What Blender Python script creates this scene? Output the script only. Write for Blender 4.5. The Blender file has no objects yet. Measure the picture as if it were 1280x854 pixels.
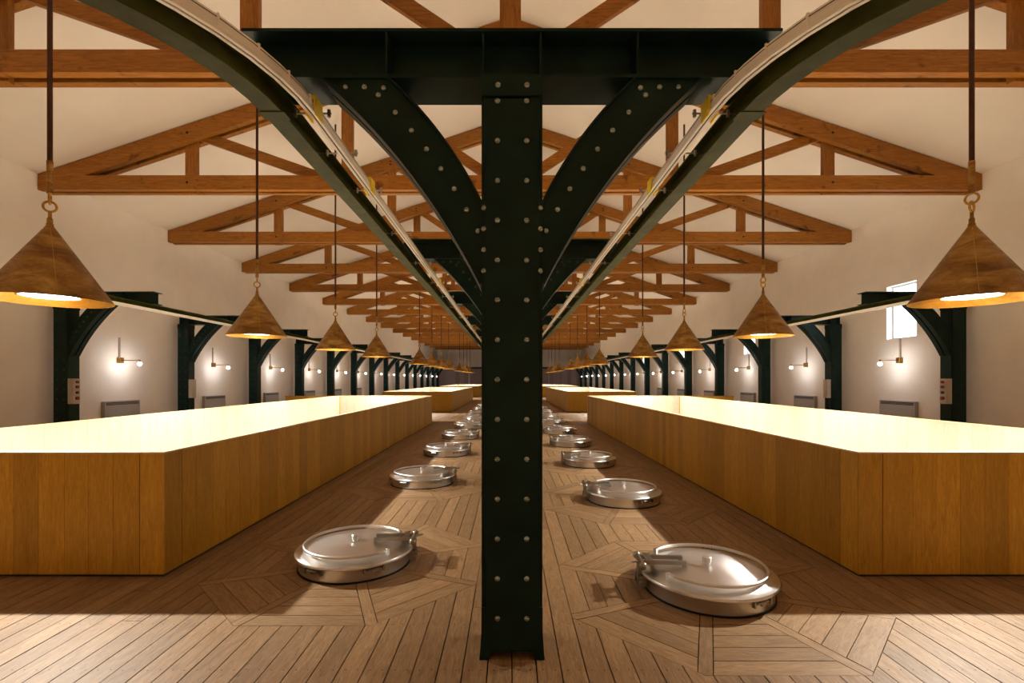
import bpy, math, random
from mathutils import Vector, Matrix
random.seed(7)
PI = math.pi
SC = bpy.context.scene
COL = SC.collection

# ------------------------------------------------------------------ camera, world, exposure
FPX = 604.0
cam_d = bpy.data.cameras.new('camera')
cam = bpy.data.objects.new('camera', cam_d)
COL.objects.link(cam)
cam.location = (-0.016, 0.0, 1.6)
cam.rotation_euler = (PI / 2, 0, 0)
cam_d.sensor_width = 36.0
cam_d.lens = FPX / 1280 * 36.0
cam_d.shift_x = 3.5 / 1280
cam_d.shift_y = 47.5 / 1280
cam_d.clip_end = 300
SC.camera = cam

world = bpy.data.worlds.new('daylight')
SC.world = world
world.use_nodes = True
wn = world.node_tree.nodes['Background']
wn.inputs['Color'].default_value = (0.86, 0.93, 1.0, 1)
wn.inputs['Strength'].default_value = 7.0

SC.view_settings.view_transform = 'Standard'
SC.view_settings.look = 'None'
SC.view_settings.gamma = 1.0
SC.view_settings.use_curve_mapping = False
SC.view_settings.exposure = 0.0
LAMP_W = 1420.0
SCONCE_E = 210.0
SC.cycles.diffuse_bounces = 8
SC.cycles.max_bounces = 14

# ------------------------------------------------------------------ materials
MATS = {}
def new_mat(name):
    m = bpy.data.materials.new(name); m.use_nodes = True
    nt = m.node_tree
    b = nt.nodes['Principled BSDF']
    MATS[name] = m
    return m, nt, b

def c4(c): return (c[0], c[1], c[2], 1.0)

def coords(nt, scale, rnd=True):
    tc = nt.nodes.new('ShaderNodeTexCoord')
    mp = nt.nodes.new('ShaderNodeMapping')
    mp.inputs['Scale'].default_value = scale
    nt.links.new(tc.outputs['Object'], mp.inputs['Vector'])
    oi = nt.nodes.new('ShaderNodeObjectInfo')
    if rnd:
        ml = nt.nodes.new('ShaderNodeVectorMath'); ml.operation = 'MULTIPLY'
        cb = nt.nodes.new('ShaderNodeCombineXYZ')
        for i in range(3): nt.links.new(oi.outputs['Random'], cb.inputs[i])
        nt.links.new(cb.outputs[0], ml.inputs[0]); ml.inputs[1].default_value = (37.0, 91.0, 53.0)
        ad = nt.nodes.new('ShaderNodeVectorMath'); ad.operation = 'ADD'
        nt.links.new(mp.outputs[0], ad.inputs[0]); nt.links.new(ml.outputs[0], ad.inputs[1])
        return ad.outputs[0], oi
    return mp.outputs[0], oi

def noise(nt, vec, scale, detail=4, rough=.6, dist=0.0):
    n = nt.nodes.new('ShaderNodeTexNoise')
    n.inputs['Scale'].default_value = scale; n.inputs['Detail'].default_value = detail
    n.inputs['Roughness'].default_value = rough; n.inputs['Distortion'].default_value = dist
    nt.links.new(vec, n.inputs['Vector'])
    return n.outputs['Fac']

def ramp(nt, fac, stops):
    r = nt.nodes.new('ShaderNodeValToRGB')
    el = r.color_ramp.elements
    while len(el) < len(stops): el.new(.5)
    for e, (p, c) in zip(el, stops): e.position = p; e.color = c4(c)
    nt.links.new(fac, r.inputs['Fac'])
    return r.outputs['Color']

def mixc(nt, kind, fac, a, b):
    m = nt.nodes.new('ShaderNodeMix'); m.data_type = 'RGBA'; m.blend_type = kind
    for sock, v in ((m.inputs[0], fac), (m.inputs[6], a), (m.inputs[7], b)):
        if hasattr(v, 'is_output'): nt.links.new(v, sock)
        elif isinstance(v, (int, float)): sock.default_value = v
        else: sock.default_value = c4(v)
    return m.outputs[2]

def maprange(nt, v, a, b, c, d):
    m = nt.nodes.new('ShaderNodeMapRange')
    for i, x in enumerate((a, b, c, d)): m.inputs[i + 1].default_value = x
    nt.links.new(v, m.inputs[0])
    return m.outputs[0]

def bump(nt, b, h, strength, dist=.01):
    n = nt.nodes.new('ShaderNodeBump')
    n.inputs['Strength'].default_value = strength; n.inputs['Distance'].default_value = dist
    nt.links.new(h, n.inputs['Height']); nt.links.new(n.outputs[0], b.inputs['Normal'])

def wood(name, dark, light, stretch, rough=.5, tone='random', lo=.75, hi=1.15, knots=0.0, fine=28.0, spec=.35):
    m, nt, b = new_mat(name)
    vec, oi = coords(nt, stretch)
    g = noise(nt, vec, 6.0, 6, .62, 1.2)
    col = ramp(nt, g, [(.28, dark), (.72, light)])
    f = noise(nt, vec, fine, 3, .7, .3)
    fm = maprange(nt, f, .3, .7, .82, 1.1)
    cb = nt.nodes.new('ShaderNodeCombineXYZ')
    for i in range(3): nt.links.new(fm, cb.inputs[i])
    col = mixc(nt, 'MULTIPLY', 1.0, col, cb.outputs[0])
    if tone == 'random': t = oi.outputs['Random']
    else:
        at = nt.nodes.new('ShaderNodeAttribute'); at.attribute_name = 'tone'; t = at.outputs['Fac']
    tm = maprange(nt, t, 0, 1, lo, hi)
    cb2 = nt.nodes.new('ShaderNodeCombineXYZ')
    for i in range(3): nt.links.new(tm, cb2.inputs[i])
    col = mixc(nt, 'MULTIPLY', 1.0, col, cb2.outputs[0])
    if knots:
        v = nt.nodes.new('ShaderNodeTexNoise'); v.inputs['Scale'].default_value = 3.2; v.inputs['Detail'].default_value = 2
        tc = nt.nodes.new('ShaderNodeTexCoord'); nt.links.new(tc.outputs['Object'], v.inputs['Vector'])
        k = maprange(nt, v.outputs['Fac'], .635, .72, 0, knots)
        col = mixc(nt, 'MIX', k, col, tuple(x * .3 for x in dark))
    nt.links.new(col, b.inputs['Base Color'])
    b.inputs['Roughness'].default_value = rough
    b.inputs['Specular IOR Level'].default_value = spec
    bump(nt, b, f, .25, .004)
    return m

wood('floor_wood', (.205, .115, .051), (.38, .247, .13), (6, .9, 6), .52, 'tone', .82, 1.12, spec=.25)
wood('octagon_wood', (.21, .118, .053), (.385, .25, .132), (6, .9, 6), .52, 'tone', .82, 1.12, spec=.25)
wood('oak_board', (.45, .235, .017), (.67, .385, .042), (7, 7, .7), .42, 'random', .78, 1.12)
wood('oak_lit', (.30, .25, .185), (.39, .335, .26), (7, 7, .7), .45, 'random', .92, 1.06)  # same oak inside, its lamp-washed cream look put into the colour
wood('oak_edge_lit', (.62, .46, .26), (.74, .58, .36), (2, 2, 2), .45)  # lamp light on the top edges put into a lighter oak
wood('truss_long', (.205, .07, .006), (.47, .195, .022), (.45, 6, 6), .5, 'random', .88, 1.1, .7)
wood('truss_post', (.205, .07, .006), (.45, .185, .022), (6, 6, .45), .5, 'random', .88, 1.1, .7)
wood('cladding', (.42, .33, .34), (.55, .45, .46), (8, 8, .5), .5)

def simple(name, col, rough=.5, metal=0.0, spec=.5, nscale=0, namp=.15, bumpv=0.0, emit=None, estr=0.0):
    m, nt, b = new_mat(name)
    b.inputs['Base Color'].default_value = c4(col)
    b.inputs['Roughness'].default_value = rough
    b.inputs['Metallic'].default_value = metal
    b.inputs['Specular IOR Level'].default_value = spec
    if nscale:
        vec, oi = coords(nt, (1, 1, 1), True)
        n = noise(nt, vec, nscale, 5, .6)
        nt.links.new(ramp(nt, n, [(.3, tuple(x * (1 - namp) for x in col)), (.7, tuple(min(1, x * (1 + namp)) for x in col))]), b.inputs['Base Color'])
        if bumpv: bump(nt, b, n, bumpv, .02)
    if emit:
        b.inputs['Emission Color'].default_value = c4(emit)
        b.inputs['Emission Strength'].default_value = estr
    return m

simple('plaster', (.85, .80, .745), .85, 0, .2, 1.4, .035, .12)
simple('ceiling_plaster', (.80, .735, .67), .85, 0, .2, .9, .03, .08)
simple('bounce_pale', (.64, .57, .46), .8, 0, .2, 3, .05)  # made-up pale enclosure floor, lightened to bounce lamp light upwards
simple('green_steel', (.009, .026, .0215), .34, 0, .13, 5, .3)
simple('rail_green_lit', (.058, .066, .015), .5, 0, .06, 5, .3)  # floor glow on the rail underside put into a lighter olive
simple('rivet_glint', (.30, .37, .36), .2, 1.0, .5)  # highlights on the near rivets put into a bright metal base
simple('rivet_dim', (.03, .05, .045), .3, .5, .5)  # darker copy for far rivets, whose highlights are faint
simple('tray_cream', (.88, .86, .80), .4, 0, .5, 3, .05)
simple('black_rubber', (.008, .008, .008), .6, 0, .3, 9, .2)
simple('clip_yellow', (.95, .72, .015), .4, 0, .5, 9, .08)
simple('steel_fitting', (.5, .48, .44), .3, 1, .5, 9, .1)
simple('rod_bronze', (.085, .036, .02), .42, .7, .5, 9, .2)
simple('heater_grey', (.40, .39, .385), .5, 0, .4, 9, .04)
simple('slot_dark', (.03, .03, .03), .6, 0, .3, 9, .1)
simple('box_grey', (.52, .48, .43), .5, 0, .4, 9, .06)
simple('button_red', (.22, .02, .02), .35, 0, .5, 9, .1)
simple('button_dark', (.03, .025, .03), .35, 0, .5, 9, .1)
simple('subfloor', (.02, .011, .007), .9, 0, .1, 4, .2)
simple('window_frame', (.7, .7, .7), .5, 0, .4, 9, .04)
simple('bolt_dark', (.025, .015, .01), .5, .4, .4, 9, .2)
simple('bulb_glow', (1, 1, 1), .5, emit=(1, .95, .90), estr=SCONCE_E)
simple('diffuser_glow', (1, 1, 1), .5, emit=(1, .97, .92), estr=9.0)
simple('lintel_dark', (.03, .028, .03), .6, 0, .3, 4, .2)

def brass(name, cols, rough):
    m, nt, b = new_mat(name)
    vec, oi = coords(nt, (1.2, 1.2, 3.2))
    n1 = noise(nt, vec, 2.2, 5, .6, .8)
    n2 = noise(nt, vec, 22, 3, .6)
    col = ramp(nt, n1, [(.32, cols[0]), (.52, cols[1]), (.72, cols[2])])
    k = maprange(nt, n2, .3, .7, .85, 1.1)
    cb = nt.nodes.new('ShaderNodeCombineXYZ')
    for i in range(3): nt.links.new(k, cb.inputs[i])
    nt.links.new(mixc(nt, 'MULTIPLY', 1.0, col, cb.outputs[0]), b.inputs['Base Color'])
    b.inputs['Metallic'].default_value = .75
    nt.links.new(maprange(nt, n1, .3, .7, rough + .08, rough - .05), b.inputs['Roughness'])
brass('brass_patina', [(.17, .078, .02), (.33, .175, .042), (.52, .33, .095)], .4)
brass('brass_bright', [(.40, .21, .03), (.52, .30, .05), (.62, .38, .09)], .4)

def stainless(name, rough=.2):
    m, nt, b = new_mat(name)
    vec, oi = coords(nt, (1, 1, 1))
    n = noise(nt, vec, 2.5, 1, .5)
    b.inputs['Base Color'].default_value = (.76, .765, .77, 1)
    b.inputs['Metallic'].default_value = 1.0
    nt.links.new(maprange(nt, n, .3, .7, rough * .92, rough * 1.1), b.inputs['Roughness'])
stainless('stainless', .3)
stainless('stainless_satin', .3)
simple('steel_dark', (.36, .35, .31), .32, 1.0, .5, 6, .1)

def glass_mat():
    m, nt, b = new_mat('window_glass')
    out = nt.nodes['Material Output']
    tr = nt.nodes.new('ShaderNodeBsdfTransparent'); tr.inputs[0].default_value = (.93, .96, .96, 1)
    gl = nt.nodes.new('ShaderNodeBsdfGlossy'); gl.inputs['Roughness'].default_value = .02
    mx = nt.nodes.new('ShaderNodeMixShader'); mx.inputs[0].default_value = .07
    nt.links.new(tr.outputs[0], mx.inputs[1]); nt.links.new(gl.outputs[0], mx.inputs[2])
    nt.links.new(mx.outputs[0], out.inputs['Surface'])
glass_mat()

# ------------------------------------------------------------------ geometry helpers
class MB:
    def __init__(s): s.v = []; s.f = []; s.t = []; s.sm = []
    def add(s, vs, fs, tone=.5, smooth=False):
        o = len(s.v); s.v += [tuple(p) for p in vs]
        for f in fs: s.f.append([i + o for i in f]); s.t.append(tone); s.sm.append(smooth)
        return s
    def box(s, x0, x1, y0, y1, z0, z1, tone=.5):
        v = [(x, y, z) for z in (z0, z1) for y in (y0, y1) for x in (x0, x1)]
        return s.add(v, [(0, 2, 3, 1), (4, 5, 7, 6), (0, 1, 5, 4), (2, 6, 7, 3), (0, 4, 6, 2), (1, 3, 7, 5)], tone)
    def prism(s, poly, a, b, axis='z', tone=.5):
        # poly: 2D list. axis z: (x,y) extruded z a..b ; axis y: (x,z) extruded y
        n = len(poly)
        ar = sum(poly[i][0] * poly[(i + 1) % n][1] - poly[(i + 1) % n][0] * poly[i][1] for i in range(n))
        if ar < 0: poly = poly[::-1]
        if axis == 'z':
            v = [(x, y, a) for x, y in poly] + [(x, y, b) for x, y in poly]
            fs = [tuple(range(n))[::-1], tuple(range(n, 2 * n))] + [(i, (i + 1) % n, n + (i + 1) % n, n + i) for i in range(n)]
        else:
            v = [(x, a, z) for x, z in poly] + [(x, b, z) for x, z in poly]
            fs = [tuple(range(n)), tuple(range(n, 2 * n))[::-1]] + [(i, n + i, n + (i + 1) % n, (i + 1) % n) for i in range(n)]
        return s.add(v, fs, tone)
    def lathe(s, prof, seg=32, c=(0, 0, 0), smooth=True, a0=0.0, a1=2 * PI):
        full = abs(a1 - a0 - 2 * PI) < 1e-6
        m = seg if full else seg + 1
        v = []
        for k in range(m):
            a = a0 + (a1 - a0) * k / seg
            for r, z in prof: v.append((c[0] + r * math.cos(a), c[1] + r * math.sin(a), c[2] + z))
        n = len(prof); fs = []
        for k in range(seg):
            k2 = (k + 1) % m
            for i in range(n - 1): fs.append((k * n + i, k2 * n + i, k2 * n + i + 1, k * n + i + 1))
        return s.add(v, fs, .5, smooth)
    def cyl(s, p, q, r, seg=12, r2=None, cap=True, smooth=True):
        p = Vector(p); q = Vector(q); d = (q - p).normalized()
        u = d.orthogonal().normalized(); w = d.cross(u)
        r2 = r if r2 is None else r2
        v = []
        for k in range(seg):
            a = 2 * PI * k / seg; e = u * math.cos(a) + w * math.sin(a)
            v.append(p + e * r); v.append(q + e * r2)
        fs = [(2 * k, 2 * ((k + 1) % seg), 2 * ((k + 1) % seg) + 1, 2 * k + 1) for k in range(seg)]
        s.add(v, fs, .5, smooth)
        if cap:
            o = len(s.v) - 2 * seg
            s.f.append([o + 2 * k for k in range(seg)][::-1]); s.f.append([o + 2 * k + 1 for k in range(seg)])
            s.t += [.5, .5]; s.sm += [False, False]
        return s
    def tube(s, pts, r, seg=10, closed=False):
        pts = [Vector(p) for p in pts]; n = len(pts); v = []
        prev = None
        for i, p in enumerate(pts):
            if closed: d = pts[(i + 1) % n] - pts[i - 1]
            else: d = pts[min(i + 1, n - 1)] - pts[max(i - 1, 0)]
            d.normalize()
            u = d.orthogonal().normalized() if prev is None else (prev - d * prev.dot(d)).normalized()
            prev = u; w = d.cross(u)
            for k in range(seg):
                a = 2 * PI * k / seg; v.append(p + (u * math.cos(a) + w * math.sin(a)) * r)
        fs = []
        for i in range(n if closed else n - 1):
            j = (i + 1) % n
            for k in range(seg): fs.append((i * seg + k, i * seg + (k + 1) % seg, j * seg + (k + 1) % seg, j * seg + k))
        if not closed: fs += [tuple(range(seg))[::-1], tuple(range((n - 1) * seg, n * seg))]
        return s.add(v, fs, .5, True)
    def sphere(s, c, r, seg=12, rings=8, zs=1.0):
        prof = [(max(1e-4, r * math.sin(PI * i / rings)), -r * zs * math.cos(PI * i / rings)) for i in range(rings + 1)]
        return s.lathe(prof, seg, c)
    def sweep(s, path, sec, tone=.5):
        # path: list of (x,y) ; sec: closed polygon of (offset to the right of travel, z)
        n = len(path); m = len(sec); v = []
        for i, (x, y) in enumerate(path):
            a = Vector(path[max(i - 1, 0)]); b = Vector(path[min(i + 1, n - 1)])
            d = (b - a).normalized(); nx, ny = d.y, -d.x
            for o, z in sec: v.append((x + nx * o, y + ny * o, z))
        fs = [(i * m + k, (i + 1) * m + k, (i + 1) * m + (k + 1) % m, i * m + (k + 1) % m) for i in range(n - 1) for k in range(m)]
        fs += [tuple(range(m)), tuple(range((n - 1) * m, n * m))[::-1]]
        return s.add(v, fs, tone)
    def mesh(s, name, mat, fix=True):
        me = bpy.data.meshes.new(name)
        me.from_pydata(s.v, [], s.f)
        me.polygons.foreach_set('use_smooth', s.sm)
        at = me.attributes.new('tone', 'FLOAT', 'FACE'); at.data.foreach_set('value', s.t)
        me.materials.append(MATS[mat])
        if fix:
            import bmesh
            bm = bmesh.new(); bm.from_mesh(me); bmesh.ops.recalc_face_normals(bm, faces=bm.faces[:]); bm.to_mesh(me); bm.free()
        me.set_sharp_from_angle(angle=math.radians(38))
        me.update()
        return me

CACHE = {}
def cached(key, fn, mat):
    if key not in CACHE: CACHE[key] = fn().mesh(key, mat)
    return CACHE[key]

def put(name, me, parent=None, loc=(0, 0, 0), rot=(0, 0, 0), scale=None):
    o = bpy.data.objects.new(name, me); COL.objects.link(o)
    o.parent = parent; o.location = loc; o.rotation_euler = rot
    if scale: o.scale = scale
    return o
def part(name, mb, mat, parent, loc=(0, 0, 0), rot=(0, 0, 0)):
    return put(name, mb.mesh(name, mat), parent, loc, rot)
def tag(o, label, cat, group=None):
    o['label'] = label; o['category'] = cat
    if group: o['group'] = group
    return o
def thing(name, label, cat, loc=(0, 0, 0), rz=0.0, group=None):
    o = bpy.data.objects.new(name, None); COL.objects.link(o)
    o.empty_display_size = .2
    o.location = loc; o.rotation_euler = (0, 0, rz)
    return tag(o, label, cat, group)
def struct(name, mb, mat, label=None):
    o = part(name, mb, mat, None); o['kind'] = 'structure'
    if label: o['label'] = label
    return o
def stuff(o): o['kind'] = 'stuff'; return o
ORD = ['nearest', 'second', 'third', 'fourth', 'fifth', 'sixth', 'seventh', 'eighth', 'ninth', 'tenth', 'eleventh', 'twelfth',
       'thirteenth', 'fourteenth', 'fifteenth', 'sixteenth', 'seventeenth', 'eighteenth']
def nth(i): return 'nearest' if i == 0 else ORD[i] + ' nearest'
SIDE = {-1: 'left', 1: 'right'}

# ------------------------------------------------------------------ layout numbers (metres)
WX = 10.62            # inner face of the long walls
BAY = 4.14
END_Y = 71.2
BACK_Y = -12.0
TRUSS_Z = 5.87
SLOPE = .332
def roof_top(x): return TRUSS_Z + .43 + (10.37 - abs(x)) * SLOPE     # top of rafters
PLANK = .136
HATCH_R = [(1.496, y) for y in (3.70, 6.42, 9.13, 11.78, 14.42, 17.1, 19.8, 22.5, 25.2, 27.9, 30.6, 33.3)]
HATCH_L = [(-1.36, y) for y in (4.23, 7.48, 10.35, 13.2, 16.05, 18.9, 21.75, 24.6, 27.45, 30.3, 33.15)]
OCT_A = 1.088         # octagon apothem
BOX_Y = [(3.91, 17.5), (23.55, 37.1), (43.2, 56.8)]
BX0, BX1, BH = 2.81, 6.2, 1.012

# ------------------------------------------------------------------ floor
floor = struct('floor', MB().box(-WX - .3, WX + .3, BACK_Y, END_Y, -.22, -.022), 'subfloor', 'wide timber plank floor with octagons around the hatches')
T8 = math.tan(PI / 8)
def oct_low_high(cx, cy, x, grow=.004):
    a = OCT_A + grow; dx = abs(x - cx)
    if dx >= a: return None
    h = a if dx <= a * T8 else a - (dx - a * T8)
    return cy - h, cy + h
def plank_polys():
    out = []
    n = int(2 * WX / PLANK)
    x_start = -PLANK * (n // 2)
    for k in range(n + 1):
        x0 = x_start + k * PLANK + .0028; x1 = x0 + PLANK - .0068
        if x1 > WX or x0 < -WX: continue
        # octagon spans met by this strip
        spans = []
        for cx, cy in HATCH_R + HATCH_L:
            xs = [x0] + sorted(q for q in (cx - OCT_A, cx - OCT_A * T8, cx + OCT_A * T8, cx + OCT_A) if x0 < q < x1) + [x1]
            lo = []; hi = []
            hit = False
            for x in xs:
                r = oct_low_high(cx, cy, x)
                if r: hit = True; lo.append((x, r[0])); hi.append((x, r[1]))
                else: lo.append((x, cy - OCT_A * T8 - .004 if abs(abs(x-cx) - OCT_A) < .1 else cy)); hi.append((x, cy + OCT_A * T8 + .004 if abs(abs(x-cx) - OCT_A) < .1 else cy))
            wide = max(0, min(x1, cx + OCT_A) - max(x0, cx - OCT_A))
            if hit and wide > .02: spans.append((cy, lo, hi))
        spans.sort(key=lambda q: q[0])
        edge = [(x0, BACK_Y), (x1, BACK_Y)]
        segs = []
        for cy, lo, hi in spans:
            segs.append((edge, lo)); edge = hi
        segs.append((edge, [(x0, END_Y), (x1, END_Y)]))
        for low, high in segs:
            y = max(p[1] for p in low); yt = min(p[1] for p in high)
            cur = low
            while True:
                L = random.uniform(2.6, 4.6)
                if y + L > yt - 1.0:
                    out.append((cur, high)); break
                y += L
                out.append((cur, [(x0, y - .002), (x1, y - .002)])); cur = [(x0, y + .002), (x1, y + .002)]
    return out
def scr_area(pts):
    q = []
    for x, y in pts:
        y = max(y, .6); q.append((640 + FPX * x / y, 474.5 + FPX * 1.6 / y))
    q = [(min(max(a, 0), 1280), min(b, 854)) for a, b in q]
    return abs(sum(q[i][0] * q[(i + 1) % len(q)][1] - q[(i + 1) % len(q)][0] * q[i][1] for i in range(len(q)))) / 2
def behind_box(pts):
    c = [sum(p[i] for p in pts) / len(pts) for i in (0, 1)]
    x, y = abs(c[0]), c[1]
    return y > BOX_Y[0][0] - .1 and x > BX0 and (x / max(y, .1)) * BOX_Y[0][0] > -1 and not (x < BX0)
polys = []
for low, high in plank_polys():
    poly = low + high[::-1]
    a = 0 if behind_box(poly) else scr_area(poly)
    polys.append((a, poly))
polys.sort(key=lambda q: -q[0])
rest = MB()
for i, (a, poly) in enumerate(polys):
    tone = random.random()
    dz = random.uniform(-.0012, .0008)
    if i < 300 and a > 4:
        part('plank', MB().prism(poly, -.022, dz, 'z', tone), 'floor_wood', floor)
    else:
        rest.prism(poly, -.022, dz, 'z', tone)
me = rest.mesh('planking', 'floor_wood', fix=False)
stuff(put('planking', me, floor))

def oct_boards():
    """boards of one octagon as (poly) lists around the origin"""
    out = []
    for k in range(8):
        a = k * PI / 4
        n = Vector((1, 0)); t = Vector((0, 1))
        inset = .042 / math.cos(PI / 8)
        d = OCT_A
        while d > .42:
            d2 = d - .137
            h1 = d * T8 - inset; h2 = d2 * T8 - inset
            out.append(([tuple(n * d - t * h1), tuple(n * d + t * h1), tuple(n * (d2 + .005) + t * h2), tuple(n * (d2 + .005) - t * h2)], a))
            d = d2
        a2 = a + PI / 8
        n = Vector((0, 1)); t = Vector((-1, 0))
        R = OCT_A / math.cos(PI / 8); w = .037
        out.append(([tuple(n * .42 - t * w), tuple(n * (R - w * T8) - t * w), tuple(n * R), tuple(n * (R - w * T8) + t * w), tuple(n * .42 + t * w)], a2 - PI / 2))
    return out
OB = oct_boards()
near_oct = sorted(HATCH_R + HATCH_L, key=lambda q: q[1])
far_oct = MB()
for i, (cx, cy) in enumerate(near_oct):
    for poly, ang in OB:
        tone = random.random(); dz = random.uniform(-.001, .001)
        if i < 5:
            part('octagon_board', MB().prism(poly, -.022, dz, 'z', tone), 'octagon_wood', floor, (cx, cy, 0), (0, 0, ang))
        else:
            ca, sa = math.cos(ang), math.sin(ang)
            far_oct.prism([(x * ca - y * sa + cx, x * sa + y * ca + cy) for x, y in poly], -.022, dz, 'z', tone)
stuff(part('octagon_planking', far_oct, 'octagon_wood', floor))

nails = MB()
yy = 2.16
while yy < 9.5:
    for k in range(-34, 34):
        for dx in (.035, .101):
            nx = k * PLANK + dx
            if abs(nx) > (BX0 - .05 if yy > 3.8 else 4.6): continue
            if any(abs(nx - cx) < OCT_A + .02 and abs(yy - cy) < OCT_A + .02 and abs(nx - cx) + abs(yy - cy) < OCT_A * 1.45 for cx, cy in near_oct[:8]): continue
            nails.lathe([(.0045, .0009), (.0005, .0016)], 6, (nx, yy + random.uniform(-.004, .004), 0), False)
    yy += .5
stuff(part('nails', nails, 'bolt_dark', floor))

# ------------------------------------------------------------------ walls, ceiling
EAVE = roof_top(WX) + .02
struct('wall_left', MB().box(-WX - .35, -WX, BACK_Y, END_Y, -.02, EAVE), 'plaster')
WIN = [(12.62 + 8.28 * k, 13.62 + 8.28 * k) for k in range(7)]
WZ0, WZ1 = 2.72, 4.2
mb = MB()
mb.box(WX, WX + .35, BACK_Y, END_Y, -.02, WZ0); mb.box(WX, WX + .35, BACK_Y, END_Y, WZ1, EAVE)
y = BACK_Y
for a, b in WIN: mb.box(WX, WX + .35, y, a, WZ0, WZ1); y = b
mb.box(WX, WX + .35, y, END_Y, WZ0, WZ1)
struct('wall_right', mb, 'plaster')
for i, (a, b) in enumerate(WIN):
    w = thing('window_%d' % (i + 1), 'bright daylight window high in the right white wall', 'window', (WX + .2, (a + b) / 2, WZ0))
    del w['category']; w['kind'] = 'structure'; w['label'] = nth(i) + ' bright daylight window high in the right white wall'
    hw = (b - a) / 2; H = WZ1 - WZ0
    f = MB().box(-.03, .03, -hw, -hw + .04, 0, H).box(-.03, .03, hw - .04, hw, 0, H).box(-.03, .03, -hw + .04, hw - .04, 0, .04).box(-.03, .03, -hw + .04, hw - .04, H - .04, H)
    part('window_frame', f, 'window_frame', w)
    part('pane', MB().box(-.004, .004, -hw + .04, hw - .04, .04, H - .04), 'window_glass', w)
for s, nm in ((-1, 'ceiling'), (1, 'ceiling_slope')):
    x = WX + .4
    z0 = roof_top(0) + .02; z1 = z0 - x * SLOPE
    o = struct(nm, MB().prism([(0, z0), (s * x, z1), (s * x, z1 + .2), (0, z0 + .2)], BACK_Y - .3, END_Y + .3, 'y'), 'ceiling_plaster',
               'white plastered %s slope of the roof above the trusses' % SIDE[s])
ga = [(-WX - .3, -.02), (WX + .3, -.02), (WX + .3, EAVE), (0, roof_top(0) + .1), (-WX - .3, EAVE)]
struct('wall_back', MB().prism(ga, BACK_Y - .3, BACK_Y, 'y'), 'plaster')
endw = struct('wall_end', MB().prism(ga, END_Y, END_Y + .3, 'y'), 'plaster', 'white gable end wall clad in dark boards below')
x = -WX
while x < WX - .05:
    w = .66
    if abs(x + w / 2) > 5.8:
        part('cladding_panel', MB().box(x, min(x + w - .02, WX), END_Y - .08, END_Y - .001, 0, 3.35), 'cladding', endw)
    x += w
part('recess_panel', MB().box(-5.8, 5.8, END_Y - .04, END_Y - .002, 0, 3.2), 'cladding', endw)
part('lintel', MB().box(-5.9, 5.9, END_Y - .3, END_Y - .002, 3.2, 3.42), 'lintel_dark', endw)

# ------------------------------------------------------------------ roof trusses
PL = [(-.175, -.05), (.05, .175)]
def z_top(x): return .43 + (10.37 - abs(x)) * SLOPE
def z_bot(x): return z_top(x) - .38
XE = WX - .01
def chord(): return MB().box(-XE, XE, -.0625, .0625, 0, .32)
def rafter():
    xb = 10.37 - (.32 - .05) / SLOPE
    return MB().prism([(XE, .321), (XE, z_top(XE)), (.0, z_top(0)), (.0, z_bot(0)), (xb, .321)], -.0625, .0625, 'y')
def post(xp):
    zt = z_top(xp) - (.06 if xp else .0)
    return lambda: MB().prism([(-.13, -.045), (.13, -.045), (.13, zt - .13 * SLOPE - .03), (-.13, zt - (.13 * SLOPE if xp == 0 else -.1 * SLOPE) - .03)] if xp else
                              [(-.15, -.045), (.15, -.045), (.15, zt - .06), (0, zt - .01), (-.15, zt - .06)], -.048, .048, 'y')
def diag(xa, xb):
    # from rafter (xa) down to chord near xb
    za = z_bot(xa) + .19; zb = .16
    d = Vector((xb - xa, zb - za)).normalized(); n = Vector((-d.y, d.x)) * .11
    A = Vector((xa, za)); B = Vector((xb, zb))
    return lambda: MB().prism([tuple(A + n), tuple(B + n), tuple(B - n), tuple(A - n)], -.046, .046, 'y')
def bolts():
    m = MB()
    for xp in (0, 3.7, 7.25):
        for s in ((-1, 1) if xp else (1,)):
            for zz in ((.16,), (z_bot(xp) + .19,)):
                for off in ((-.05, .05) if xp < 7 else (0,)):
                    m.cyl((s * xp + off * .0, -.19, zz[0] + off), (s * xp + off * .0, -.17, zz[0] + off), .026, 8, smooth=False)
    return m
for i in range(16):
    Y = 6.89 + BAY * i
    t = thing('roof_truss', '%s double-plank timber roof truss spanning the hall' % nth(i), 'roof truss', (0, Y, TRUSS_Z), 0, 'timber roof trusses')
    for a, b in PL:
        yc = (a + b) / 2
        put('bottom_chord', cached('bottom_chord', chord, 'truss_long'), t, (0, yc, 0))
        for s in (1, -1):
            put('rafter', cached('rafter', rafter, 'truss_long'), t, (0, yc, 0), (0, 0, 0 if s > 0 else PI))
    put('king_post', cached('king_post', post(0), 'truss_post'), t)
    for s in (1, -1):
        rz = 0 if s > 0 else PI
        for xp in (3.7, 7.25):
            put('post', cached('post%.2f' % xp, post(xp), 'truss_post'), t, (s * xp, 0, 0), (0, 0, rz))
        put('diagonal_brace', cached('diag_inner', diag(3.62, .15), 'truss_long'), t, (0, 0, 0), (0, 0, rz))
        put('diagonal_brace', cached('diag_outer', diag(7.12, 3.8), 'truss_long'), t, (0, 0, 0), (0, 0, rz))
    stuff(put('bolts', cached('bolts', bolts, 'bolt_dark'), t))

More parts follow.
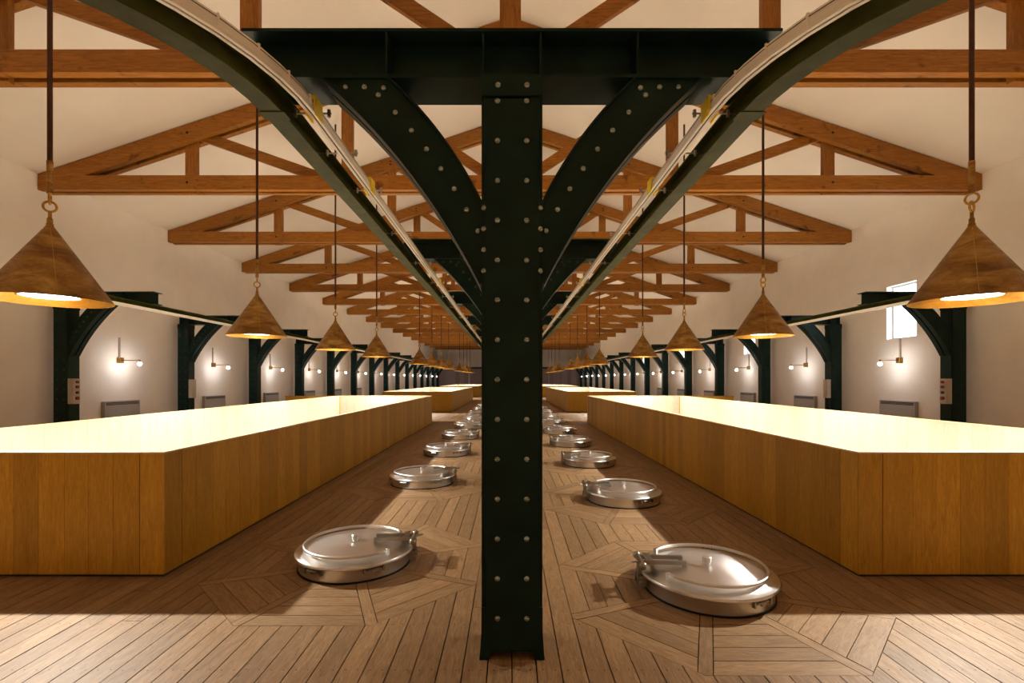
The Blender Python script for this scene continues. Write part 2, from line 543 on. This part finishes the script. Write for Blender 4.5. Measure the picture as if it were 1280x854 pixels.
# ------------------------------------------------------------------ riveted columns with beam and knee braces
HB = 3.33; HT = 3.612
def arc3(p, q, r, n=14):
    (x1, y1), (x2, y2), (x3, y3) = p, q, r
    d = 2 * (x1 * (y2 - y3) + x2 * (y3 - y1) + x3 * (y1 - y2))
    ux = ((x1**2 + y1**2) * (y2 - y3) + (x2**2 + y2**2) * (y3 - y1) + (x3**2 + y3**2) * (y1 - y2)) / d
    uy = ((x1**2 + y1**2) * (x3 - x2) + (x2**2 + y2**2) * (x1 - x3) + (x3**2 + y3**2) * (x2 - x1)) / d
    R = math.hypot(x1 - ux, y1 - uy)
    a = math.atan2(y1 - uy, x1 - ux); b = math.atan2(y3 - uy, x3 - ux)
    while b - a > PI: b -= 2 * PI
    while b - a < -PI: b += 2 * PI
    return [(ux + R * math.cos(a + (b - a) * i / n), uy + R * math.sin(a + (b - a) * i / n)) for i in range(n + 1)]
LOW = arc3((.174, 2.15), (.53, 2.735), (1.075, HB))
UPP = arc3((.174, 2.60), (.375, 2.945), (.715, HB))
def offs(curve, d):
    out = []
    for i, p in enumerate(curve):
        a = Vector(curve[max(i - 1, 0)]); b = Vector(curve[min(i + 1, len(curve) - 1)])
        t = (b - a).normalized(); out.append((p[0] - t.y * d, p[1] + t.x * d))
    return out
def strip(m, cA, cB, y0, y1):
    for i in range(len(cA) - 1):
        m.prism([cA[i], cA[i + 1], cB[i + 1], cB[i]], y0, y1, 'y')
def brace_plate():
    m = MB()
    n = len(LOW)
    v = [(x, y, z) for y in (-.118, -.104) for x, z in LOW + UPP]
    # one plate: faces front/back as strips, sides
    fs = []
    for i in range(n - 1):
        fs.append((i, i + 1, n + i + 1, n + i))
        o = 2 * n
        fs.append((o + i, o + n + i, o + n + i + 1, o + i + 1))
        fs.append((i, o + i, o + i + 1, i + 1)); fs.append((n + i, n + i + 1, o + n + i + 1, o + n + i))
    fs.append((0, n, 3 * n, 2 * n)); fs.append((n - 1, 3 * n - 1, 4 * n - 1, 2 * n - 1))
    return m.add(v, fs)
def ribbon(curve, d0, d1, y0, y1):
    a = offs(curve, d0); b = offs(curve, d1); n = len(a); m = MB()
    v = [(x, y, z) for y in (y0, y1) for x, z in a + b]; o = 2 * n; fs = []
    for i in range(n - 1):
        fs += [(i, i + 1, n + i + 1, n + i), (o + i, o + n + i, o + n + i + 1, o + i + 1), (i, o + i, o + i + 1, i + 1), (n + i, n + i + 1, o + n + i + 1, o + n + i)]
    fs += [(0, n, 3 * n, 2 * n), (n - 1, 3 * n - 1, 4 * n - 1, 2 * n - 1)]
    return m.add(v, fs)
def rivet_mesh():
    return MB().lathe([(.019, 0), (.0185, .005), (.015, .011), (.008, .0145), (.0005, .016)], 10)
RIV = cached('rivet', rivet_mesh, 'rivet_glint')
FR = (PI / 2, 0, 0)      # rivet dome facing -y
brace_riv = []
for i in range(8):
    k = .6 + i * (len(LOW) - 2.2) / 7.6
    a = int(k); f = k - a
    px = [(LOW[j][0] * .42 + UPP[j][0] * .58, LOW[j][1] * .42 + UPP[j][1] * .58) for j in (a, a + 1)]
    brace_riv.append((px[0][0] * (1 - f) + px[1][0] * f, px[0][1] * (1 - f) + px[1][1] * f))
brace_riv += [(.74, HB - .05), (.85, HB - .045), (.96, HB - .045)]
col_riv = [(sx * .083, .24 + k * .2265) for k in range(14) for sx in (-1, 1)]
edge_riv = [(sx * .161, 2.22 + k * .12) for k in range(4) for sx in (-1, 1)]
def many_rivets(pts, y=-.153):
    def fn():
        m = MB()
        for x, z in pts:
            m.lathe([(.019, 0), (.014, .011), (.0005, .016)], 6, (0, 0, 0))
            for j in range(len(m.v) - 18, len(m.v)):
                vx, vy, vz = m.v[j]; m.v[j] = (vx + x, y - vz, vy + z)
        return m
    return fn
def column(label, loc, rz, arms, near, group, arm_len=1.55):
    t = thing('riveted_steel_support', label, 'column', loc, rz, group)
    for s in (-1, 1):
        r = (0, 0, 0) if s > 0 else (0, 0, PI)
        def ch():
            m = MB(); m.box(.158, .174, -.14, .14, 0, HB - .012); m.box(.10, .1575, -.14, -.126, .05, HB - .012); m.box(.10, .1575, .126, .14, .05, HB - .012)
            return m
        put('channel', cached('col_channel', ch, 'green_steel'), t, (0, 0, 0), r)
        def foot():
            m = MB()
            for y0, y1 in ((-.151, -.12), (.12, .151)):
                m.prism([(.135, 0), (.185, 0), (.175, .16), (.1745, .3), (.12, .3), (.12, .05)], y0, y1, 'y')
            m.box(.1745, .186, -.15, .15, 0, .012)
            return m
        put('foot_plate', cached('col_foot', foot, 'green_steel'), t, (0, 0, 0), r)
        put('cover_plate', cached('col_plate', lambda: MB().box(-.152, .152, -.153, -.1405, .05, 3.20), 'green_steel'), t, (0, 0, 0), r)
        put('cap_angle', cached('col_cap', lambda: MB().box(-.174, .174, -.158, -.1405, 3.215, HB - .001).box(-.174, .174, -.1405, -.02, HB - .014, HB - .001), 'green_steel'), t, (0, 0, 0), r)
    # I-beam
    x0 = -arm_len if len(arms) == 2 else -.17
    x1 = arm_len
    def beam():
        m = MB(); m.box(x0, x1, -.14, .14, HB, HB + .018); m.box(x0, x1, -.14, .14, HT - .018, HT); m.box(x0, x1, -.006, .006, HB + .018, HT - .018)
        return m
    put('cantilever_beam', cached('beam%d%.2f' % (len(arms), arm_len), beam, 'green_steel'), t)
    sx_list = (-.722, -.165, .165, .722) if len(arms) == 2 else (-.12, .165, .722, 1.4)
    for sx in sx_list:
        put('stiffener', cached('stiff', lambda: MB().box(-.006, .006, -.134, -.0065, HB + .019, HT - .019).box(-.006, .006, .0065, .134, HB + .019, HT - .019), 'green_steel'), t, (sx, 0, 0))
    for s in arms:
        r = (0, 0, 0) if s > 0 else (0, 0, PI)
        b = put('knee_brace', cached('brace_plate', brace_plate, 'green_steel'), t, (0, 0, 0), (0, 0, 0) if s > 0 else (0, 0, PI))
        put('back_plate', cached('brace_plate_b', brace_plate, 'green_steel'), b, (0, .222, 0))
        for (y0, y1) in ((-.14, -.02), (.02, .14)):
            put('lower_flange', cached('lowfl%.2f' % y0, lambda: ribbon(LOW, -.001, -.016, y0, y1) if False else ribbon(LOW, -.014, -.0005, y0, y1), 'green_steel'), b)
        put('upper_flange', cached('upfl', lambda: ribbon(UPP, .0005, .012, -.14, .14), 'green_steel'), b)
        if near:
            for x, z in brace_riv:
                if s > 0: put('rivet', RIV, b, (x, -.1181, z), FR)
                else: put('rivet', RIV, b, (x, .1181, z), (-PI / 2, 0, 0))
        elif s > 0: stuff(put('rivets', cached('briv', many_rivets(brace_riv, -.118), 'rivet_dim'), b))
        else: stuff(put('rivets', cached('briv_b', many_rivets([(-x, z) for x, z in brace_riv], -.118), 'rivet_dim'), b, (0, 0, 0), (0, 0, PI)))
    if near:
        for x, z in col_riv: put('rivet', RIV, t, (x, -.1531, z), FR)
        for sx in (-.08, .085): put('rivet', RIV, t, (sx, -.1581, 3.272), FR)
        for x, z in edge_riv: put('rivet', RIV, t, (x * 1.0, -.141, z), FR)
    else:
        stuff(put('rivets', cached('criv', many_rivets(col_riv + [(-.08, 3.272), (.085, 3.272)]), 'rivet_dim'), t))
    return t
for k in range(16):
    near = k == 0
    lab = 'large dark green riveted steel column standing in the foreground centre' if near else '%s dark green riveted column of the middle row, braces spread above aisle' % nth(k)
    column(lab, (0, 2.905 + BAY * k, 0), 0, (-1, 1), near, 'riveted columns of the middle row')
SCX = 10.26
for s in (-1, 1):
    for k in range(2, 17):
        Y = 2.905 + BAY * k
        if Y > END_Y - .8: continue
        column('%s dark green riveted column along the %s white wall' % (nth(k - 2), SIDE[s]), (s * SCX, Y, 0), 0 if s < 0 else PI, (1,), False,
               'riveted columns along the %s wall' % SIDE[s], 2.12)

# ------------------------------------------------------------------ monorail tracks and conductor trays
RZ0, RZ1 = 3.188, 3.329
RXC, RXW, RR, RYB = 1.427, 8.26, 1.32, 2.88
def track_path(off=0.0, y_end=69.0, y_start=69.0, part_='all'):
    """left-hand loop in plan; off > 0 pushes to the aisle side / outside of the loop"""
    p = [(-RXC + off, y) for y in (y_start, 50, 35, 25, 18, 12, 8, 5, 3.6)]
    cx, cy = -RXC - RR, RYB; R = RR + off
    p += [(cx + R * math.cos(a), cy + R * math.sin(a)) for a in [-PI / 2 * i / 14 for i in range(15)]]
    cx2 = -RXW + RR
    p += [(cx2 + R * math.cos(a), cy + R * math.sin(a)) for a in [-PI / 2 - PI / 2 * i / 14 for i in range(15)]]
    p += [(-RXW - off, y) for y in (3.6, 5, 8, 12, 18, 25, 35, 50, y_end)]
    return p
hf, tf, tw = .061, .011, .005
ISEC = [(-hf, RZ0), (hf, RZ0), (hf, RZ0 + tf), (tw, RZ0 + tf), (tw, RZ1 - tf), (hf, RZ1 - tf), (hf, RZ1), (-hf, RZ1), (-hf, RZ1 - tf), (-tw, RZ1 - tf), (-tw, RZ0 + tf), (-hf, RZ0 + tf)]
TX = .24
TSEC = [(-.015, 3.195), (.015, 3.195), (.018, 3.205), (.018, 3.247), (.014, 3.253), (-.014, 3.253), (-.018, 3.247), (-.018, 3.205)]
for s in (-1, 1):
    mir = lambda P: [(x * (1 if s < 0 else -1), y) for x, y in P]
    t = thing('monorail_track', 'dark green steel monorail track looping over the %s half of the hall' % SIDE[s], 'monorail track', (0, 0, 0))
    part('rail_beam', MB().sweep(mir(track_path(0)), ISEC), 'rail_green_lit', t)
    part('splice_plate', MB().box(s * RXC - .078, s * RXC + .078, 2.86, 2.95, RZ0 - .005, RZ0 - .0005), 'rail_green_lit', t)
    # conductor tray on the aisle side
    track = t
    pth = mir(track_path(TX))[:9 + 15]
    t = part('conductor_tray', MB().sweep(pth, TSEC), 'tray_cream', track)
    t['label'] = 'cream plastic conductor tray with yellow clips'
    for o in (-.0145, .0145):
        part('tray_lip', MB().sweep(pth, [(o - .009, 3.176), (o + .009, 3.176), (o + .009, 3.1945), (o - .009, 3.1945)]), 'tray_cream', t)
    part('tray_groove', MB().sweep(pth, [(-.0053, 3.182), (.0053, 3.182), (.0053, 3.1945), (-.0053, 3.1945)]), 'black_rubber', t)
    part('tray_slot', MB().sweep(pth, [(s * .0181, 3.235), (s * .019, 3.235), (s * .019, 3.239), (s * .0181, 3.239)]), 'black_rubber', t)
    R = RR + TX
    for i in range(0, 14):
        a = -PI / 2 * (i + .35) / 11.5
        if a < -PI / 2: break
        x = -RXC - RR + R * math.cos(a); y = RYB + R * math.sin(a)
        part('tray_joint', MB().box(-.022, .022, -.005, .005, 3.1955, 3.2565), 'tray_cream', t, (x if s < 0 else -x, y, 0), (0, 0, a if s < 0 else -a))
    for y in (5.2, 7.4, 9.6, 12.0, 15.0, 18.0):
        part('tray_joint', MB().box(-.022, .022, -.005, .005, 3.1955, 3.2565), 'tray_cream', t, (s * (RXC - TX), y, 0))
    for y in (2.90, 4.05, 8.05, 12.2, 16.3):
        c = MB().box(-.030, -.0195, -.055, .055, 3.196, 3.275).box(.0195, .030, -.055, .055, 3.196, 3.275).box(-.0195, .0195, -.055, .055, 3.254, 3.275).box(-.033, -.0245, -.05, .05, 3.16, 3.196).box(.0245, .033, -.05, .05, 3.16, 3.196)
        part('clip', c, 'clip_yellow', t, (s * (RXC - TX), y, 0))
    for y in (3.02, 3.55, 4.25, 5.5, 6.9, 8.3, 9.7, 11.1, 13.0, 15.0):
        c = MB().cyl((-.06, 0, 3.262), (.234, 0, 3.262), .006, 6).cyl((-.045, 0, 3.24), (-.045, 0, 3.285), .011, 6).cyl((.165, 0, 3.24), (.165, 0, 3.285), .011, 6)
        part('hanger', c, 'steel_fitting', t, (s * (RXC - TX), y, 0), (0, 0, 0 if s > 0 else PI))
    # tray along the wall side run
    pw = [(s * (RXW - .13), y) for y in (5.0, 20, 40, 69)]
    t = part('conductor_tray', MB().sweep(pw, [(-.03, 3.145), (.03, 3.145), (.03, 3.205), (-.03, 3.205)]), 'tray_cream', track)
    t['label'] = 'cream conductor tray'
    for k in range(2, 16):
        part('hanger', MB().cyl((0, 0, 3.2055), (s * .13, 0, 3.235), .008, 6), 'steel_fitting', t, (s * (RXW - .13), 2.905 + BAY * k, 0))

# ------------------------------------------------------------------ wooden enclosures
def enclosure(s, i, y0, y1):
    t = thing('wooden_enclosure', '%s long oak boarded enclosure on the %s, lit bright inside' % (nth(i), SIDE[s]), 'wooden enclosure',
              (s * BX0, y0, 0), 0, 'oak enclosures')
    L = y1 - y0; W = BX1 - BX0; H = BH - .014
    th = .034
    X = lambda a, b: (min(s * a, s * b), max(s * a, s * b))
    def cbox(a, b, c, d, e, f, m=None):
        q = X(a, b); return (m or MB()).box(q[0], q[1], c, d, e, f)
    part('wall_panel', cbox(.012, .012 + th, .012, L - .012, .02, H), 'oak_board', t)
    part('wall_panel', cbox(W - .012 - th, W - .012, .012, L - .012, .02, H), 'oak_board', t)
    part('wall_panel', cbox(.0125 + th, W - .0125 - th, .012, .012 + th, .02, H), 'oak_board', t)
    part('wall_panel', cbox(.0125 + th, W - .0125 - th, L - .012 - th, L - .012, .02, H), 'oak_board', t)
    pl = cbox(.02, W - .02, .02, .04, 0, .0195); cbox(.02, W - .02, L - .04, L - .02, 0, .0195, pl)
    cbox(.02, .04, .0405, L - .0405, 0, .0195, pl); cbox(W - .04, W - .02, .0405, L - .0405, 0, .0195, pl)
    stuff(part('plinth', pl, 'slot_dark', t))  # recessed strip coloured dark for the shadow gap under the boards
    cw = .062
    for q in ((0, W, 0, cw), (0, W, L - cw, L), (0, cw, cw + .0005, L - cw - .0005), (W - cw, W, cw + .0005, L - cw - .0005)):
        part('top_cap', cbox(q[0], q[1], q[2], q[3], H + .0005, BH), 'oak_edge_lit', t)
    part('inner_floor', cbox(.05, W - .06, .05, L - .06, .002, .02), 'bounce_pale', t)
    for q in ((.0126 + th, .0176 + th, .06, L - .06), (W - .0176 - th, W - .0126 - th, .06, L - .06)):
        if i or q[0] < 1: part('lining_panel', cbox(q[0], q[1], q[2], q[3], .022, H), 'oak_lit', t)
    if i: part('lining_panel', cbox(.06, W - .06, L - .0176 - th, L - .0126 - th, .022, H), 'oak_lit', t)
    # boards
    runs = []
    def run(length, first):
        out = [(0, first)]; p = first + .006
        while p < length - first - .05:
            w = random.choice((.19, .21, .24, .20))
            if p + w > length - first - .12: w = length - first - .006 - p
            out.append((p, p + w)); p += w + .0016
        out.append((length - first, length)); return out
    def bm(w): return cached('board%.3f' % w, lambda: MB().box(0, w, -.012, -.0005, .022, H), 'oak_board')
    if i == 0:
        for a, b in run(W, .195):
            part('board', cbox(a, b - .001, .0, .0115, .022, H), 'oak_board', t)
        for a, b in run(L, .215):
            if a == 0: a = .012
            part('board', cbox(.0, .0115, a, b - .001, .022, H), 'oak_board', t)
        for a, b in run(L - .12, .2):   # inner face of far long wall
            part('inner_board', cbox(W - .0125 - th - .009, W - .0125 - th, a + .06, b + .0585, .022, H), 'oak_lit', t)
        for a, b in run(W - .16, .2):   # inner face of end wall
            part('inner_board', cbox(a + .08, b + .0785, L - .0125 - th - .009, L - .0125 - th, .022, H), 'oak_lit', t)
    else:
        f = MB()
        for a, b in run(W, .195): cbox(a, b - .003, .0, .0115, .022, H, f)
        for a, b in run(L, .215): cbox(.0, .0115, max(a, .012), b - .003, .022, H, f)
        stuff(part('boarding', f, 'oak_board', t))
    return t
for s in (-1, 1):
    for i, (a, b) in enumerate(BOX_Y): enclosure(s, i, a, b)
    # low partition right behind the near enclosure
    t = thing('oak_screen', 'low plain oak partition behind the end of the near %s enclosure' % SIDE[s], 'screen', (s * 2.9, 17.62, 0))
    for a in range(8):
        q = sorted((s * a * .66, s * (a * .66 + .655)))
        part('panel', MB().box(q[0], q[1], 0, .08, .0, .985), 'oak_board', t)
    q = sorted((0, s * 5.29)); part('top_cap', MB().box(q[0], q[1], -.01, .09, .9855, 1.0), 'oak_board', t)

# ------------------------------------------------------------------ pendant lamps
LX, LY0, LSP = 4.55, 4.77, 3.92
RIM, APEX, LR = 2.374, 3.136, .498
def shade_outer():
    return MB().lathe([(LR, 0), (LR + .001, .006), (.045, APEX - RIM - .045), (.03, APEX - RIM - .02), (.03, APEX - RIM)], 56)
def shade_inner():
    return MB().lathe([(LR, 0), (LR - .006, .001), (.05, APEX - RIM - .075), (.0005, APEX - RIM - .07)], 56)
def eye(z, r, rt, turn):
    pts = [(r * math.cos(a) * math.cos(turn), r * math.cos(a) * math.sin(turn), z + r * math.sin(a)) for a in [2 * PI * i / 20 for i in range(20)]]
    return MB().tube(pts, rt, 8, True)
ld_cache = {}
def lamp(s, i, Y):
    zc = roof_top(LX) + .02
    t = thing('pendant_lamp', '%s brass cone pendant lamp hanging over the %s row of enclosures' % (nth(i), SIDE[s]), 'lamp', (s * LX, Y, RIM), random.uniform(-.2, .2),
              'brass cone pendant lamps')
    sh = put('lamp_shade', cached('shade_o', shade_outer, 'brass_patina'), t)
    put('shade_lining', cached('shade_i', shade_inner, 'brass_bright'), sh)
    rz = math.atan2(Y, s * LX) + PI
    a = rz - t.rotation_euler[2] + .1
    h = APEX - RIM
    put('seam', cached('seam', lambda: MB().tube([(LR * 1.001, 0, .008), (.046, 0, h - .044)], 0.0022, 6), 'brass_bright'), sh, (0, 0, 0), (0, 0, a))
    put('diffuser', cached('diffuser', lambda: MB().lathe([(.0005, 0), (.225, 0), (.23, .006), (.23, .02), (.0005, .022)], 32), 'diffuser_glow'), t, (0, 0, .045))
    put('diffuser_ring', cached('diffring', lambda: MB().lathe([(.2305, -.004), (.245, -.004), (.245, .026), (.2305, .026), (.2305, -.004)], 32), 'brass_bright'), t, (0, 0, .045))
    put('neck', cached('neck', lambda: MB().lathe([(.0005, h), (.024, h), (.024, h + .05), (.016, h + .06), (.016, h + .12), (.0005, h + .12)], 14), 'brass_patina'), t)
    put('eye_ring', cached('eye1', lambda: eye(h + .17, .05, .011, .5), 'brass_bright'), t)
    put('eye_ring', cached('eye2', lambda: eye(h + .25, .052, .011, 2.1), 'brass_bright'), t)
    put('sleeve', cached('sleeve', lambda: MB().cyl((0, 0, h + .3), (0, 0, h + .62), .027, 14), 'brass_patina'), t)
    put('rod', cached('rod', lambda: MB().cyl((0, 0, h + .62), (0, 0, zc - RIM - .0), .0225, 12), 'rod_bronze'), t)
    if 'l' not in ld_cache:
        l = bpy.data.lights.new('pendant_light', 'SPOT'); l.energy = LAMP_W; l.color = (1.0, .93, .81)
        l.spot_size = math.radians(143); l.spot_blend = .42; l.shadow_soft_size = .03
        ld_cache['l'] = l
    put('lamp_light', ld_cache['l'], t, (0, 0, .036))
    return t
for s in (-1, 1):
    n = 0
    for g in range(3):
        for j in range(4):
            lamp(s, n, LY0 + (g * 5 + j) * LSP + g * .06); n += 1
    for j in (2, 3):  # unseen pendants added behind the viewpoint to light the front faces
        q = lamp(s, 0, LY0 - j * LSP)
        q['label'] = '%s added unseen brass cone pendant lamp behind the viewpoint on the %s side' % (('near', 'far')[j - 2], SIDE[s])

# ------------------------------------------------------------------ tank hatches
def ring_poly(): pass
def hatch(row, i, cx, cy, rz):
    t = thing('tank_hatch', '%s round stainless steel tank hatch on the %s side of the aisle' % (nth(i), row), 'hatch', (cx, cy, 0), rz, 'stainless tank hatches in the floor')
    put('gasket', cached('h_gasket', lambda: MB().lathe([(.455, .0), (.472, .0), (.472, .012), (.455, .012), (.455, 0)], 48), 'black_rubber'), t)
    put('base_ring', cached('h_base', lambda: MB().lathe([(.40, .012), (.463, .012), (.463, .105), (.468, .112), (.40, .112)], 56), 'stainless_satin'), t)
    lid = put('lid', cached('h_lid', lambda: MB().lathe([(.468, .113), (.492, .113), (.499, .118), (.50, .128), (.494, .138), (.482, .14), (.44, .146), (.415, .163), (.395, .168), (.36, .166), (.22, .182), (.0005, .19)], 64), 'stainless'), t)
    put('lid_knob', cached('h_knob', lambda: MB().lathe([(.024, .188), (.024, .205), (.034, .207), (.034, .242), (.03, .246), (.0005, .247)], 18), 'stainless'), lid)
    def guard():
        a0, a1 = math.radians(33), math.radians(360 - 40)
        R = .418
        pts = [(R * math.cos(a0), R * math.sin(a0), .15)]
        for k in range(49):
            a = a0 + (a1 - a0) * k / 48; pts.append((R * math.cos(a), R * math.sin(a), .192))
        pts.append((R * math.cos(a1), R * math.sin(a1), .15))
        return MB().tube(pts, .0125, 10)
    put('guard_rail', cached('h_guard', guard, 'stainless'), t)
    for q in (33, 320):
        put('guard_post', cached('h_gpost', lambda: MB().box(.405, .431, -.012, .012, .145, .205), 'stainless'), t, (0, 0, 0), (0, 0, math.radians(q)))
    def arm(): 
        m = MB()
        for yy in (-.055, .055):
            m.box(.17, .50, yy - .014, yy + .014, .20, .226); m.box(.17, .195, yy - .012, yy + .012, .172, .1995)
        m.box(.42, .47, -.09, .09, .2265, .236)
        return m
    put('hinge_arm', cached('h_arm', arm, 'steel_dark'), t)
    def pivot():
        m = MB(); m.cyl((.505, -.1, .205), (.505, .1, .205), .022, 12)
        m.box(.485, .525, -.03, .03, .06, .183); m.sphere((.505, .115, .205), .03, 12, 8); m.sphere((.505, -.115, .205), .03, 12, 8)
        m.cyl((.505, .02, .205), (.575, .06, .212), .007, 8)
        return m
    put('hinge_pivot', cached('h_pivot', pivot, 'steel_dark'), t)
    put('hinge_bracket', cached('h_brk', lambda: MB().box(.464, .53, -.07, -.045, .03, .105).box(.464, .53, .045, .07, .03, .105).cyl((.51, -.1, .065), (.51, .1, .065), .014, 10), 'steel_dark'), t)
    for k, a in enumerate((118, 180, 242, 300)):
        def latch(): return MB().box(.464, .482, -.075, .075, .083, .092).box(.464, .49, -.085, -.07, .07, .11).box(.464, .49, .07, .085, .07, .11).cyl((.486, -.06, .098), (.486, .05, .098), .009, 8).box(.464, .492, -.02, .02, .075, .106)
        put('latch', cached('h_latch', latch, 'steel_dark'), t, (0, 0, 0), (0, 0, math.radians(a)))
for i, (x, y) in enumerate(HATCH_R): hatch('right', i, x, y, PI - .06)
for i, (x, y) in enumerate(HATCH_L): hatch('left', i, x, y, .08)

# ------------------------------------------------------------------ wall sconces, heaters, control boxes
def sconce(s, k, Y):
    t = thing('wall_sconce', '%s bare-bulb wall sconce on a brass arm on the %s wall' % (nth(k), SIDE[s]), 'sconce', (s * WX, Y, 2.12), 0 if s < 0 else PI, 'wall sconces')
    put('back_box', cached('sc_box', lambda: MB().box(.0005, .075, -.075, .075, -.075, .075), 'brass_patina'), t)
    put('conduit', cached('sc_conduit', lambda: MB().box(.0005, .03, -.022, .022, .0755, .62), 'box_grey'), t)
    put('arm', cached('sc_arm', lambda: MB().cyl((.0755, 0, 0), (.57, 0, 0), .011, 8), 'brass_patina'), t)
    put('socket', cached('sc_sock', lambda: MB().cyl((.56, 0, .02), (.56, 0, -.05), .024, 10), 'brass_patina'), t)
    put('bulb', cached('sc_bulb', lambda: MB().sphere((.56, 0, -.098), .047, 14, 10), 'bulb_glow'), t)
def heater(s, k, Y):
    t = thing('wall_heater', '%s grey convector heater on the %s white wall' % (nth(k), SIDE[s]), 'heater', (s * WX, Y, .25), 0 if s < 0 else PI, 'wall heaters')
    put('casing', cached('ht_case', lambda: MB().box(.001, .10, -.6, .6, 0, .77), 'heater_grey'), t)
    put('grille', cached('ht_grille', lambda: MB().box(.1005, .106, -.55, .55, .67, .74), 'slot_dark'), t)
    for z in (.692, .715):
        put('louvre', cached('ht_louv', lambda: MB().box(.1065, .112, -.55, .55, -.004, .004), 'heater_grey'), t, (0, 0, z))
for s in (-1, 1):
    for k in range(14): sconce(s, k, 13.13 + BAY * k)
    for k in range(6): heater(s, k, 13.15 + BAY * k)
    # control box on the first column
    Y = 2.905 + BAY * 2
    t = thing('control_box', 'beige push-button control box on the nearest column by the %s wall' % SIDE[s], 'control box', (s * (SCX - .1745), Y - .08, 1.04), 0 if s < 0 else PI)
    part('housing', MB().box(.0005, .13, -.085, .085, 0, .58), 'box_grey', t)
    for j, (z, m, r) in enumerate(((.13, 'button_red', .042), (.26, 'button_dark', .032), (.39, 'button_red', .036), (.5, 'button_red', .032))):
        part('button', MB().cyl((.1305, 0, z), (.165, 0, z), r, 12), m, t)
        part('button', MB().cyl((.065, -.0855 * -s, z), (.065, -.105 * -s, z), r * .9, 12), m, t) if False else None
    t = thing('junction_box', 'plain grey junction box on the second column by the %s wall' % SIDE[s], 'junction box', (s * (SCX - .1745), Y + BAY - .06, 1.02), 0 if s < 0 else PI)
    part('housing', MB().box(.0005, .12, -.09, .09, 0, .58), 'box_grey', t)
    part('cable', MB().tube([(.05, 0, -.0005), (.05, .0, -.25), (.03, 0, -.5)], .012, 6), 'black_rubber', t)
